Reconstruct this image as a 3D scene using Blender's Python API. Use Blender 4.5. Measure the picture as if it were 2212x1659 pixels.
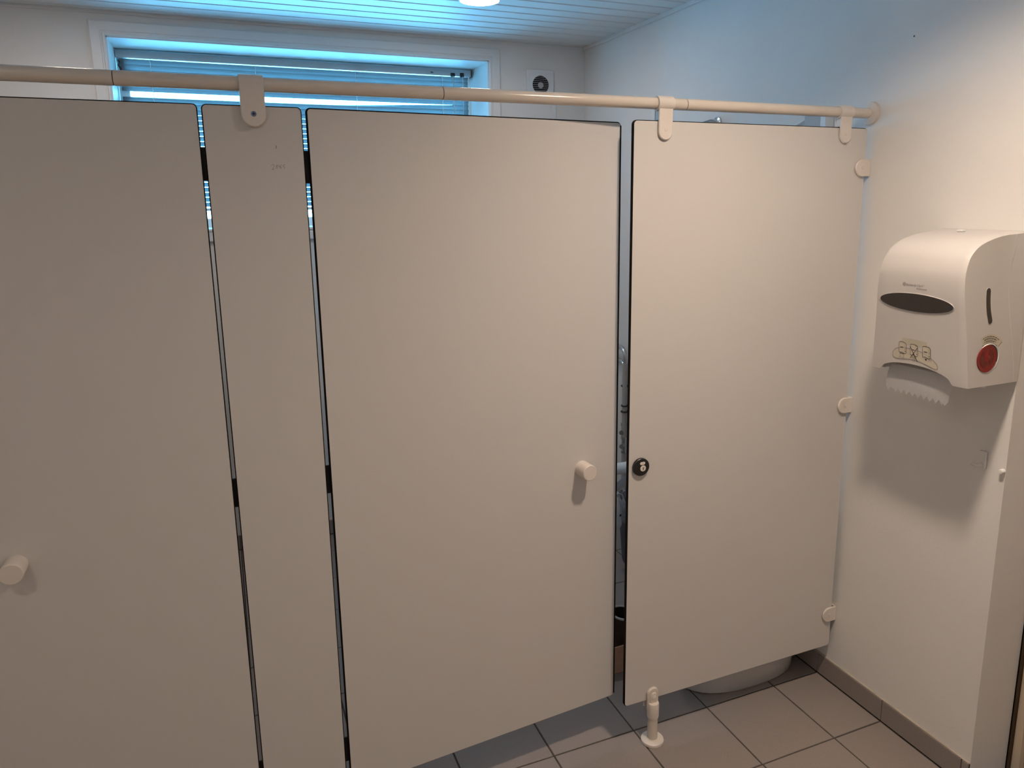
import bpy, bmesh, math, random
from mathutils import Vector, Matrix
random.seed(7)
PI = math.pi
S = bpy.context.scene
for o in list(bpy.data.objects): bpy.data.objects.remove(o)
COL = S.collection

# ------------------------------------------------------------------ camera
def make_camera():
    D, h, yaw, pitch, roll, f = 1.8729, 1.7793, 0.3938, 0.197, -0.011, 1596.08
    sx, sy = 40.58, -73.5
    cy, sn = math.cos(yaw), math.sin(yaw)
    F = Vector((sn*math.cos(pitch), cy*math.cos(pitch), -math.sin(pitch)))
    r = Vector((cy, -sn, 0)); u = r.cross(F)
    R = math.cos(roll)*r + math.sin(roll)*u
    U = -math.sin(roll)*r + math.cos(roll)*u
    cam = bpy.data.cameras.new('camera'); co = bpy.data.objects.new('camera', cam); COL.objects.link(co)
    m = Matrix((R, U, -F)).transposed().to_4x4(); m.translation = Vector((0, -D, h))
    co.matrix_world = m
    cam.sensor_fit = 'HORIZONTAL'; cam.sensor_width = 36.0; cam.lens = f*36/2212
    cam.shift_x = -sx/2212; cam.shift_y = sy/2212
    cam.clip_start = 0.02; cam.clip_end = 100
    S.camera = co
make_camera()

# ------------------------------------------------------------------ light and exposure
S.view_settings.view_transform = 'Standard'
S.view_settings.look = 'None'
S.view_settings.gamma = 1.0
S.view_settings.use_curve_mapping = False
S.view_settings.exposure = 0.0
SKY_COLOR, SKY_STRENGTH = (0.11, 0.55, 1.0), 38.0
LAMP_COLOR, LAMP_FRONT, LAMP_REAR = (1.0, 0.79, 0.62), 545.0, 108.0

w = bpy.data.worlds.new('world'); S.world = w; w.use_nodes = True
nt = w.node_tree; bg = nt.nodes['Background']
tc = nt.nodes.new('ShaderNodeTexCoord'); sp = nt.nodes.new('ShaderNodeSeparateXYZ')
cr = nt.nodes.new('ShaderNodeValToRGB')
nt.links.new(tc.outputs['Generated'], sp.inputs[0]); nt.links.new(sp.outputs['Z'], cr.inputs[0])
cr.color_ramp.elements[0].position = 0.0; cr.color_ramp.elements[0].color = (0.13, 0.54, 0.97, 1)
cr.color_ramp.elements[1].position = 0.6; cr.color_ramp.elements[1].color = (*SKY_COLOR, 1)
nt.links.new(cr.outputs[0], bg.inputs[0]); bg.inputs[1].default_value = SKY_STRENGTH

# room dimensions (metres); the cubicle front stands in the plane y = 0
XR, XL, YB, YF, ZC = 1.9846, -1.30, 2.066, -2.35, 2.627
WX0, WX1, WZ0, WZ1, WY = -0.390, 1.410, 1.670, 2.525, 2.36      # window opening and its glass plane

pl = bpy.data.lights.new('window_portal', 'AREA'); pl.shape = 'RECTANGLE'; pl.size = WX1-WX0; pl.size_y = WZ1-WZ0
pl.cycles.is_portal = True
po = bpy.data.objects.new('window_portal', pl); COL.objects.link(po)
po.location = ((WX0+WX1)/2, WY+0.06, (WZ0+WZ1)/2); po.rotation_euler = (-PI/2, 0, 0)

# ------------------------------------------------------------------ materials
def mat(name, col, rough=0.5, spec=0.5, metal=0.0, noise=0.0, nscale=20, bump=0.0, bscale=200, rand=0.0, coat=0.0):
    m = bpy.data.materials.new(name); m.use_nodes = True
    t = m.node_tree; b = t.nodes['Principled BSDF']
    b.inputs['Base Color'].default_value = (*col, 1); b.inputs['Roughness'].default_value = rough
    b.inputs['Specular IOR Level'].default_value = spec; b.inputs['Metallic'].default_value = metal
    b.inputs['Coat Weight'].default_value = coat; b.inputs['Coat Roughness'].default_value = 0.08
    g = t.nodes.new('ShaderNodeNewGeometry')
    if noise or rand:
        n = t.nodes.new('ShaderNodeTexNoise'); n.inputs['Scale'].default_value = nscale; n.inputs['Detail'].default_value = 4
        t.links.new(g.outputs['Position'], n.inputs['Vector'])
        mr = t.nodes.new('ShaderNodeMapRange'); mr.inputs[1].default_value = .3; mr.inputs[2].default_value = .7
        mr.inputs[3].default_value = 1-noise; mr.inputs[4].default_value = 1+noise*.6
        t.links.new(n.outputs['Fac'], mr.inputs[0])
        fac = mr.outputs[0]
        if rand:
            oi = t.nodes.new('ShaderNodeObjectInfo'); r2 = t.nodes.new('ShaderNodeMapRange')
            r2.inputs[3].default_value = 1-rand; r2.inputs[4].default_value = 1+rand
            t.links.new(oi.outputs['Random'], r2.inputs[0])
            mu = t.nodes.new('ShaderNodeMath'); mu.operation = 'MULTIPLY'
            t.links.new(fac, mu.inputs[0]); t.links.new(r2.outputs[0], mu.inputs[1]); fac = mu.outputs[0]
        vm = t.nodes.new('ShaderNodeVectorMath'); vm.operation = 'SCALE'; vm.inputs[0].default_value = col
        t.links.new(fac, vm.inputs['Scale']); t.links.new(vm.outputs[0], b.inputs['Base Color'])
    if bump:
        n = t.nodes.new('ShaderNodeTexNoise'); n.inputs['Scale'].default_value = bscale; n.inputs['Detail'].default_value = 3
        t.links.new(g.outputs['Position'], n.inputs['Vector'])
        bp = t.nodes.new('ShaderNodeBump'); bp.inputs['Strength'].default_value = bump; bp.inputs['Distance'].default_value = 0.002
        t.links.new(n.outputs['Fac'], bp.inputs['Height']); t.links.new(bp.outputs[0], b.inputs['Normal'])
    return m
M = {}
M['wall'] = mat('painted wall', (.79, .78, .76), .75, .3, noise=.015, nscale=6, bump=.25, bscale=90)
M['white_trim'] = mat('white painted wood', (.74, .74, .73), .45, .4, noise=.02, nscale=8)
M['panel'] = mat('off white laminate', (.65, .63, .61), .55, .25, noise=.012, nscale=300, bump=.05, bscale=900)
M['core'] = mat('dark laminate core', (.008, .006, .006), .8, .12, noise=.1)
M['cream'] = mat('cream plastic', (.75, .69, .63), .30, .5, noise=.012, nscale=40)
M['nylon'] = mat('cream enamelled tube', (.72, .65, .57), .17, .5, noise=.02, nscale=30)
M['joint'] = mat('dark joint brown', (.10, .07, .05), .6)  # dark brown of the tube joints, key slot and small fittings
M['ceiling_board'] = mat('white lacquered ceiling strip', (.78, .79, .79), .45, .4, noise=.01, nscale=30, rand=.012)
M['ceiling_gap'] = mat('dark ceiling groove', (.10, .11, .12), .8, .2, noise=.1)
M['tile'] = mat('grey brown floor tile', (.300, .262, .245), .50, .35, noise=.10, nscale=260, bump=.10, bscale=300, rand=.035)
M['grout'] = mat('dark cement grout', (.09, .08, .072), .9, .1, noise=.2, nscale=100)
M['caulk'] = mat('beige caulk', (.52, .46, .40), .7, .2, noise=.1)
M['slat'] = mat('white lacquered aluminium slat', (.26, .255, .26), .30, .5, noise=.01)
M['headrail'] = mat('grey white headrail', (.50, .52, .54), .4, .4, noise=.02)
M['cord'] = mat('white blind cord', (.85, .85, .83), .8, .2, noise=.1, nscale=400)
M['black'] = mat('black plastic', (.012, .011, .011), .35, .5, noise=.1)
M['dark_steel'] = mat('dark hinge metal', (.02, .018, .017), .45, .4, metal=.3, noise=.1)
M['chrome'] = mat('chrome', (.62, .62, .62), .16, .5, metal=1.0, noise=.03)
M['steel_screw'] = mat('steel screw', (.22, .27, .40), .30, .5, metal=.6, noise=.05)
M['porcelain'] = mat('white porcelain', (.56, .56, .56), .15, .6, noise=.01, coat=.3)
M['dispenser'] = mat('pearl white plastic', (.60, .58, .56), .35, .5, noise=.012, nscale=900)
M['smoked'] = mat('smoked window plastic', (.028, .022, .021), .06, .6, noise=.1)
M['red'] = mat('red plastic', (.24, .010, .012), .30, .5, noise=.05)
M['red_dark'] = mat('deep red plastic', (.15, .006, .008), .35, .5, noise=.05)
M['paper'] = mat('white paper towel', (.88, .88, .90), .9, .1, noise=.03, nscale=200, bump=.2, bscale=400)
M['sticker'] = mat('yellowed sticker film', (.60, .55, .45), .4, .4, noise=.06, nscale=40)
M['sticker_pale'] = mat('pale yellow print', (.55, .51, .41), .45, .4, noise=.05)
M['ink'] = mat('dark brown print', (.055, .035, .026), .5, .3, noise=.1)
M['grey_ink'] = mat('grey print', (.16, .16, .17), .5, .3, noise=.1)
M['pale_ink'] = mat('pale grey outline print', (.32, .29, .26), .5, .3, noise=.1)
M['pencil'] = mat('pencil graphite', (.16, .14, .12), .6, .3, noise=.2, nscale=800)
M['bin'] = mat('blue grey bin plastic', (.075, .090, .130), .45, .4, noise=.05)
M['cardboard'] = mat('cardboard', (.55, .34, .24), .85, .15, noise=.08, nscale=60)
M['boot'] = mat('dark brown rubber', (.045, .028, .022), .45, .4, noise=.15)
M['pipe_paint'] = mat('grey painted pipe', (.45, .42, .39), .45, .4, noise=.04)
M['copper'] = mat('copper fitting', (.50, .27, .18), .3, .5, metal=.9, noise=.05)
M['door_leaf'] = mat('warm white door leaf', (.62, .52, .40), .5, .4, noise=.02)
M['brown_seal'] = mat('brown door seal', (.06, .038, .02), .7, .2, noise=.1)
M['orange_casing'] = mat('painted door jamb', (.60, .55, .50), .5, .3, noise=.02)
M['grey_panel'] = mat('light grey enclosure', (.46, .46, .47), .5, .3, noise=.02)
M['fan_dark'] = mat('dark fan housing', (.015, .015, .018), .6, .2, noise=.1)
M['white_plastic'] = mat('white plastic', (.78, .79, .80), .35, .5, noise=.01)
M['red_brown'] = mat('red brown cord end', (.06, .012, .02), .6, noise=.1)

def glass_mat(name, tint, gloss=.06):
    m = bpy.data.materials.new(name); m.use_nodes = True; t = m.node_tree
    t.nodes.remove(t.nodes['Principled BSDF']); out = t.nodes['Material Output']
    a = t.nodes.new('ShaderNodeBsdfTransparent'); a.inputs[0].default_value = (*tint, 1)
    g = t.nodes.new('ShaderNodeBsdfGlossy'); g.inputs['Roughness'].default_value = .03
    fr = t.nodes.new('ShaderNodeFresnel'); fr.inputs[0].default_value = 1.45
    mx = t.nodes.new('ShaderNodeMixShader')
    t.links.new(fr.outputs[0], mx.inputs[0]); t.links.new(a.outputs[0], mx.inputs[1]); t.links.new(g.outputs[0], mx.inputs[2])
    t.links.new(mx.outputs[0], out.inputs[0]); return m
M['glass'] = glass_mat('window glass', (.95, .98, .97))
M['bag'] = None
def bag_mat():
    m = bpy.data.materials.new('thin plastic film'); m.use_nodes = True; t = m.node_tree
    b = t.nodes['Principled BSDF']; b.inputs['Base Color'].default_value = (.62, .66, .72, 1); b.inputs['Roughness'].default_value = .25
    a = t.nodes.new('ShaderNodeBsdfTransparent'); mx = t.nodes.new('ShaderNodeMixShader')
    n = t.nodes.new('ShaderNodeTexNoise'); n.inputs['Scale'].default_value = 25
    mr = t.nodes.new('ShaderNodeMapRange'); mr.inputs[3].default_value = .15; mr.inputs[4].default_value = .85
    t.links.new(n.outputs['Fac'], mr.inputs[0]); t.links.new(mr.outputs[0], mx.inputs[0])
    t.links.new(a.outputs[0], mx.inputs[1]); t.links.new(b.outputs[0], mx.inputs[2])
    t.links.new(mx.outputs[0], t.nodes['Material Output'].inputs[0]); return m
M['bag'] = bag_mat()
def lamp_mat(name, strength):
    m = bpy.data.materials.new(name); m.use_nodes = True; t = m.node_tree
    t.nodes.remove(t.nodes['Principled BSDF'])
    e = t.nodes.new('ShaderNodeEmission'); v = t.nodes.new('ShaderNodeTexVoronoi'); v.inputs['Scale'].default_value = 220
    g = t.nodes.new('ShaderNodeNewGeometry'); t.links.new(g.outputs['Position'], v.inputs['Vector'])
    mr = t.nodes.new('ShaderNodeMapRange'); mr.inputs[3].default_value = strength*1.3; mr.inputs[4].default_value = strength*.5
    t.links.new(v.outputs['Distance'], mr.inputs[0]); t.links.new(mr.outputs[0], e.inputs[1])
    e.inputs[0].default_value = (*LAMP_COLOR, 1); t.links.new(e.outputs[0], t.nodes['Material Output'].inputs[0]); return m
M['lamp_front'] = lamp_mat('lit lamp glass front', LAMP_FRONT)
M['lamp_rear'] = lamp_mat('lit lamp glass rear', LAMP_REAR)
M['lamp_left'] = lamp_mat('lit lamp glass left', LAMP_REAR*.9)
M['lamp_fill'] = lamp_mat('added fill lamp glass', LAMP_FRONT*.23)  # weak glow for the added fill lamp

def ribbed(m):
    t = m.node_tree; b = t.nodes['Principled BSDF']; src = b.inputs['Base Color'].links[0].from_socket
    wv = t.nodes.new('ShaderNodeTexWave'); wv.bands_direction = 'X'; wv.inputs['Scale'].default_value = 58
    g = t.nodes.new('ShaderNodeNewGeometry'); t.links.new(g.outputs['Position'], wv.inputs['Vector'])
    mr = t.nodes.new('ShaderNodeMapRange'); mr.inputs[3].default_value = .86; mr.inputs[4].default_value = 1.04
    t.links.new(wv.outputs['Fac'], mr.inputs[0])
    vm = t.nodes.new('ShaderNodeVectorMath'); vm.operation = 'SCALE'
    t.links.new(src, vm.inputs[0]); t.links.new(mr.outputs[0], vm.inputs['Scale']); t.links.new(vm.outputs[0], b.inputs['Base Color'])
ribbed(M['ceiling_board'])

# ------------------------------------------------------------------ object helpers
ORG = {}
def thing(name, label, cat, loc=(0, 0, 0), group=None):
    o = bpy.data.objects.new(name, None); COL.objects.link(o); o.empty_display_size = .05
    o.location = loc; o['label'] = label; o['category'] = cat; ORG[o.name] = Vector(loc)
    if group: o['group'] = group
    return o
def obj(name, bm, m, parent=None, smooth=False, label=None, sharp=35):
    """world-space bmesh -> mesh object, child of parent (whose world origin is ORG[parent])"""
    org = ORG[parent.name] if parent else Vector((0, 0, 0))
    bm.normal_update()
    if org.length: bmesh.ops.translate(bm, verts=bm.verts, vec=-org)
    me = bpy.data.meshes.new(name); bm.to_mesh(me); bm.free()
    for x in (m if isinstance(m, (list, tuple)) else [m]): me.materials.append(x)
    if smooth:
        for p in me.polygons: p.use_smooth = True
        try: me.set_sharp_from_angle(angle=math.radians(sharp))
        except Exception: pass
    o = bpy.data.objects.new(name, me); COL.objects.link(o)
    ORG[o.name] = org
    if parent: o.parent = parent; ORG[o.name] = org
    if label: o['label'] = label
    return o
def sub(name, bm, m, parent, smooth=False, label=None):
    """a part of a part: parent is a mesh object sitting at its thing's origin"""
    return obj(name, bm, m, parent, smooth, label)
def tag(o, label, cat, group=None):
    o['label'] = label; o['category'] = cat
    if group: o['group'] = group
    return o
def recentre(o, loc):
    """give a one-mesh thing an origin of its own"""
    loc = Vector(loc); o.data.transform(Matrix.Translation(-loc)); o.location = loc; ORG[o.name] = loc; return o
def struct(name, bm, m, smooth=False):
    o = obj(name, bm, m, None, smooth); o['kind'] = 'structure'; return o
def new(): return bmesh.new()
def box(bm, x0, x1, y0, y1, z0, z1, mi=0, bev=0, seg=2):
    r = bmesh.ops.create_cube(bm, size=1)
    vs = r['verts']
    bmesh.ops.scale(bm, verts=vs, vec=(x1-x0, y1-y0, z1-z0)); bmesh.ops.translate(bm, verts=vs, vec=((x0+x1)/2, (y0+y1)/2, (z0+z1)/2))
    fs = {f for v in vs for f in v.link_faces}
    for f in fs: f.material_index = mi
    if bev:
        es = {e for v in vs for e in v.link_edges}
        bmesh.ops.bevel(bm, geom=list(es), offset=bev, segments=seg, affect='EDGES', profile=.5, material=mi)
    return bm
def B(*a, **k): return box(new(), *a, **k)
def cyl(bm, p0, p1, r0, r1=None, n=24, mi=0, cap=True):
    p0, p1 = Vector(p0), Vector(p1); r1 = r0 if r1 is None else r1
    d = p1-p0; L = d.length
    r = bmesh.ops.create_cone(bm, cap_ends=cap, segments=n, radius1=r0, radius2=r1, depth=L)
    q = d.to_track_quat('Z', 'Y').to_matrix().to_4x4(); q.translation = (p0+p1)/2
    bmesh.ops.transform(bm, matrix=q, verts=r['verts'])
    for f in {f for v in r['verts'] for f in v.link_faces}: f.material_index = mi
    return bm
def lathe(bm, base, axis, prof, n=32, mi=0):
    """prof: list of (radius, height along axis)"""
    axis = Vector(axis).normalized(); q = axis.to_track_quat('Z', 'Y').to_matrix(); base = Vector(base)
    rings = []
    for r, h in prof:
        if r < 1e-6: rings.append([bm.verts.new(base+axis*h)])
        else: rings.append([bm.verts.new(base+q@Vector((r*math.cos(2*PI*k/n), r*math.sin(2*PI*k/n), h))) for k in range(n)])
    for a, b in zip(rings, rings[1:]):
        for k in range(n):
            k2 = (k+1) % n
            if len(a) == 1 and len(b) == 1: continue
            if len(a) == 1: f = bm.faces.new((a[0], b[k], b[k2]))
            elif len(b) == 1: f = bm.faces.new((a[k], b[0], a[k2]))
            else: f = bm.faces.new((a[k], b[k], b[k2], a[k2]))
            f.material_index = mi
    bmesh.ops.recalc_face_normals(bm, faces=bm.faces)
    return bm
def tube(bm, pts, r, n=10, mi=0, cap=True):
    pts = [Vector(p) for p in pts]; rings = []; up = None
    for i, p in enumerate(pts):
        t = (pts[min(i+1, len(pts)-1)]-pts[max(i-1, 0)]).normalized()
        if up is None:
            up = Vector((0, 0, 1)) if abs(t.z) < .9 else Vector((1, 0, 0))
        s = t.cross(up).normalized(); up = s.cross(t).normalized()
        rr = r[i] if isinstance(r, (list, tuple)) else r
        rings.append([bm.verts.new(p+rr*(math.cos(2*PI*k/n)*s+math.sin(2*PI*k/n)*up)) for k in range(n)])
    for a, b in zip(rings, rings[1:]):
        for k in range(n):
            f = bm.faces.new((a[k], a[(k+1) % n], b[(k+1) % n], b[k])); f.material_index = mi
    if cap:
        f = bm.faces.new(rings[0][::-1]); f.material_index = mi
        f = bm.faces.new(rings[-1]); f.material_index = mi
    return bm
def arc(c, r, a0, a1, n, plane='xz'):
    out = []
    for k in range(n+1):
        a = math.radians(a0+(a1-a0)*k/n)
        out.append((c[0]+r*math.cos(a), c[1]+r*math.sin(a)))
    return out
def rrect(x0, x1, z0, z1, r, n=6):
    return arc((x1-r, z1-r), r, 0, 90, n)+arc((x0+r, z1-r), r, 90, 180, n)+arc((x0+r, z0+r), r, 180, 270, n)+arc((x1-r, z0+r), r, 270, 360, n)
def inset(poly, d):
    """move a counter-clockwise outline inwards by d"""
    out = []; n = len(poly)
    for i in range(n):
        a, b, c = Vector(poly[i-1]), Vector(poly[i]), Vector(poly[(i+1) % n])
        e1 = b-a; e2 = c-b
        if e1.length < 1e-9: e1 = e2
        if e2.length < 1e-9: e2 = e1
        n1 = Vector((-e1.y, e1.x)).normalized(); n2 = Vector((-e2.y, e2.x)).normalized()
        nn = n1+n2; nn = nn/max(nn.length_squared, 1e-9)*2
        out.append(tuple(b+nn*d))
    return out
def slab(bm, poly, y0, y1, ch=.0025, mf=0, ms=1):
    """outline in x,z (counter-clockwise seen from the front) given thickness along y, chamfered arrises"""
    lv = [(y0, ch), (y0+ch, 0), (y1-ch, 0), (y1, ch)]
    rings = [[bm.verts.new((x, y, z)) for x, z in (inset(poly, d) if d else poly)] for y, d in lv]
    n = len(poly)
    f = bm.faces.new(rings[0]); f.material_index = mf
    f = bm.faces.new(rings[-1][::-1]); f.material_index = mf
    for a, b in zip(rings, rings[1:]):
        for k in range(n):
            f = bm.faces.new((a[k], b[k], b[(k+1) % n], a[(k+1) % n])); f.material_index = ms
    return bm
def rotz(bm, ang, piv):
    bmesh.ops.rotate(bm, verts=bm.verts, cent=piv, matrix=Matrix.Rotation(ang, 3, 'Z')); return bm
def flat(bm, pts, thick_dir, mi=0):
    """thin solid from a 3-D outline, raised by thick_dir"""
    d = Vector(thick_dir)
    a = [bm.verts.new(Vector(p)) for p in pts]; b = [bm.verts.new(Vector(p)+d) for p in pts]
    n = len(pts)
    fs = [bm.faces.new(b), bm.faces.new(a[::-1])]
    for k in range(n): fs.append(bm.faces.new((a[k], a[(k+1) % n], b[(k+1) % n], b[k])))
    for f in fs: f.material_index = mi
    bmesh.ops.recalc_face_normals(bm, faces=fs)
    return bm
def ribbon(bm, pts, wd, nrm, lift=.0002, mi=0):
    """flat pen stroke of width wd along pts, lying on a surface of normal nrm"""
    nrm = Vector(nrm).normalized(); pts = [Vector(p) for p in pts]; L = []; Rr = []
    for i, p in enumerate(pts):
        t = (pts[min(i+1, len(pts)-1)]-pts[max(i-1, 0)]).normalized(); s = t.cross(nrm).normalized()*wd/2
        L.append(bm.verts.new(p-s+nrm*lift)); Rr.append(bm.verts.new(p+s+nrm*lift))
    for i in range(len(pts)-1):
        f = bm.faces.new((L[i], Rr[i], Rr[i+1], L[i+1])); f.material_index = mi
    return bm

# ------------------------------------------------------------------ setting: walls
T = .12
bm = new()                                                      # back wall with its window opening
box(bm, XL-T, WX0, YB, WY+.06, 0, ZC+.15); box(bm, WX1, XR+T, YB, WY+.06, 0, ZC+.15)
box(bm, WX0, WX1, YB, WY+.06, 0, WZ0); box(bm, WX0, WX1, YB, WY+.06, WZ1, ZC+.15)
struct('wall_back', bm, M['wall'])
YD = -.567                                                      # end of the right wall, where the doorway starts
bm = new(); box(bm, XR, XR+.40, YD, YB, 0, ZC+.15); box(bm, XR, XR+.40, YF, -1.50, 0, ZC+.15); box(bm, XR, XR+.40, -1.50, YD, 2.12, ZC+.15)
struct('wall_right', bm, M['wall'])
struct('wall_left', B(XL-T, XL, YF, YB, 0, ZC+.15), M['wall'])
struct('wall_front', B(XL-T, XR+.4, YF-T, YF, 0, ZC+.15), M['wall'])

# floor: grout bed with single tiles
fl = struct('floor', B(XL-T, XR+.6, YF-T, WY+.06, -.08, -.003), M['grout'])
def tile_mesh(wx, wy, name='floor_tile'):
    b = B(-wx/2, wx/2, -wy/2, wy/2, -.009, 0); bm_e = [e for e in b.edges if all(v.co.z > -.001 for v in e.verts)]
    bmesh.ops.bevel(b, geom=bm_e, offset=.0012, segments=1, affect='EDGES')
    me = bpy.data.meshes.new(name); b.to_mesh(me); b.free(); me.materials.append(M['tile']); return me
J = .0055; P = .300
C0, W0, R0 = 1.9766, .2082, .0564                                # first column edge, its cut width, a row joint
cols = [(C0-W0, C0)]
x = C0-W0
while x > XL+.01: cols.append((max(x-P, XL), x)); x -= P
rows = []; y = R0
while y < YB-.02: rows.append((y, min(y+P, YB-.01))); y += P
y = R0
while y > -2.0: rows.append((y-P, y)); y -= P
cache = {}
for (a, b_) in cols:
    for (c, d) in rows:
        k = (round(b_-a, 3), round(d-c, 3))
        if k not in cache: cache[k] = tile_mesh(b_-a-J, d-c-J)
        o = bpy.data.objects.new('tile', cache[k]); COL.objects.link(o); o.parent = fl
        o.location = ((a+b_)/2, (c+d)/2, random.uniform(-.0004, .0002))
# doorway floor
me = tile_mesh(.39, .29)
for c in (-.85, -1.15, -1.40):
    o = bpy.data.objects.new('tile', me); COL.objects.link(o); o.parent = fl; o.location = (XR+.20, c, 0)

# tiled skirting
def skirting(name, along, lo, hi, fixed, joints):
    g = .003
    if along == 'y': base = B(fixed-.004, fixed, lo, hi, 0, .077)
    else: base = B(lo, hi, fixed-.004, fixed, 0, .077)
    s = struct(name, base, M['grout'])
    js = sorted([lo]+[j for j in joints if lo+.01 < j < hi-.01]+[hi])
    for a, b_ in zip(js, js[1:]):
        if along == 'y': b = B(fixed-.0085, fixed-.002, a+g/2, b_-g/2, .002, .0795, bev=.0012, seg=1)
        else: b = B(a+g/2, b_-g/2, fixed-.0085, fixed-.002, .002, .0795, bev=.0012, seg=1)
        obj('tile', b, M['tile'], s)
    if along == 'y': c = B(fixed-.007, fixed, lo, hi, .0797, .0835, bev=.001, seg=1)
    else: c = B(lo, hi, fixed-.007, fixed, .0797, .0835, bev=.001, seg=1)
    obj('caulk_line', c, M['caulk'], s, label='beige line of caulk')
skirting('baseboard_right', 'y', YD, YB-.009, XR, [R0+P*k for k in range(-4, 8)])
skirting('baseboard_back', 'x', XL, XR-.009, YB, [C0-W0-P*k for k in range(0, 12)])

# ceiling of single strips
ce = struct('ceiling', B(XL-T, XR+T, YF-T, YB+.01, ZC+.012, ZC+.10), M['ceiling_gap'])
ys = [YB-.012]; y = 1.996
while y > YF+.12: ys.append(y); y -= .105
ys.append(YF+.01)
LAMPS = [(1.10, 1.295, 'rear'), (1.25, -.82, 'front')]
def board_mesh(wd):
    b = new(); x0, x1 = XL+.004, XR-.013; h = wd/2; c = .004
    prof = [(-h+.002, .012), (-h, .004), (-h+c, 0), (h-c, 0), (h, .004), (h-.002, .012)]
    A = [b.verts.new((x0, q[0], q[1])) for q in prof]; Z = [b.verts.new((x1, q[0], q[1])) for q in prof]
    for k in range(5): b.faces.new((A[k], A[k+1], Z[k+1], Z[k]))
    b.faces.new(A[::-1]); b.faces.new(Z); b.faces.new((A[5], A[0], Z[0], Z[5]))
    bmesh.ops.recalc_face_normals(b, faces=b.faces)
    me = bpy.data.meshes.new('ceiling_board'); b.to_mesh(me); b.free(); me.materials.append(M['ceiling_board']); return me
bc = {}
for a, b_ in zip(ys, ys[1:]):
    wd = round(abs(a-b_)-.0085, 4)
    if wd < .02: continue
    if wd not in bc: bc[wd] = board_mesh(wd)
    o = bpy.data.objects.new('ceiling_board', bc[wd]); COL.objects.link(o); o.parent = ce
    o.location = (0, (a+b_)/2, ZC)
struct('trim_1', B(XR-.014, XR, YF, YB-.012, ZC-.016, ZC+.011, bev=.003, seg=1), M['white_trim'])
struct('trim_2', B(XL, XR, YB-.012, YB, ZC-.012, ZC+.011, bev=.003, seg=1), M['white_trim'])

# ------------------------------------------------------------------ window
CX0, CX1, CZ1, CZ0 = -.4535, 1.4735, 2.5985, 1.600
win = struct('window_1', new_ := B(WX0, WX1, YB+.002, WY+.02, WZ0-.012, WZ0-.0005), M['white_trim'])
def mitred(name, x0, x1, z0, z1, wd, y0, y1, m, parent, step=True):
    """four mitred lengths of moulding around an opening (x0..x1, z0..z1 inner edge)"""
    prof = [(0, y1), (0, y0+.004), (.004, y0), (.010, y0), (.013, y0+.006), (.018, y0+.006), (.022, y0+.002), (wd-.006, y0), (wd, y0+.004), (wd, y1)] if step else \
           [(0, y1), (0, y0), (wd, y0), (wd, y1)]
    cor = [(x0, z0, -1, -1), (x1, z0, 1, -1), (x1, z1, 1, 1), (x0, z1, -1, 1)]
    for i in range(4):
        b = new(); A = []; Z = []
        for d, yy in prof:
            p, q = cor[i], cor[(i+1) % 4]
            A.append(b.verts.new((p[0]+p[2]*d, yy, p[1]+p[3]*d))); Z.append(b.verts.new((q[0]+q[2]*d, yy, q[1]+q[3]*d)))
        n = len(prof)
        for k in range(n): b.faces.new((A[k], A[(k+1) % n], Z[(k+1) % n], Z[k]))
        b.faces.new(A); b.faces.new(Z[::-1]); bmesh.ops.recalc_face_normals(b, faces=b.faces)
        obj(name, b, m, parent)
mitred('casing', WX0+.001, WX1-.001, WZ0, WZ1-.001, .0635, YB-.016, YB+.001, M['white_trim'], win)
# reveal linings
for bx in ((WX0, WX0+.006, YB-.002, WY-.01, WZ0, WZ1), (WX1-.006, WX1, YB-.002, WY-.01, WZ0, WZ1), (WX0, WX1, YB-.002, WY-.01, WZ1-.006, WZ1)):
    obj('reveal_lining', B(*bx), M['white_trim'], win)
fx0, fx1, fz0, fz1 = WX0+.006, WX1-.006, WZ0, WZ1-.006
mitred('window_frame', fx0+.045, fx1-.045, fz0+.045, fz1-.045, .045, WY-.008, WY+.045, M['white_trim'], win, step=False)
obj('pane', B(fx0+.04, fx1-.04, WY+.016, WY+.022, fz0+.04, fz1-.04), M['glass'], win)

# blind in the reveal
YBL = 2.322
bl = thing('venetian_blind', 'white slatted blind hanging in the high window behind the cubicle rail', 'blind', ((WX0+WX1)/2, YBL, 2.49))
hx0, hx1 = -.382, 1.390
hr = obj('headrail', B(hx0, hx1, YBL-.014, YBL+.016, 2.477, 2.512, bev=.002, seg=1), M['headrail'], bl)
sub('end_cap', B(hx1-.001, hx1+.004, YBL-.016, YBL+.016, 2.474, 2.514, bev=.001, seg=1), M['joint'], hr)
sub('cord_lock', B(1.325, 1.348, YBL-.018, YBL+.01, 2.474, 2.496, bev=.002, seg=1), M['black'], hr)
sub('tilter', B(1.270, 1.296, YBL-.018, YBL+.01, 2.474, 2.494, bev=.003, seg=1), M['black'], hr)
sub('maker_mark', flat(new(), [(1.155, YBL-.0142, 2.487), (1.172, YBL-.0142, 2.487), (1.170, YBL-.0142, 2.494), (1.160, YBL-.0142, 2.4965), (1.155, YBL-.0142, 2.493)], (0, -.0004, 0)), M['grey_ink'], hr)
NS = 28; pitch = .0250; sw = .0285
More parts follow.
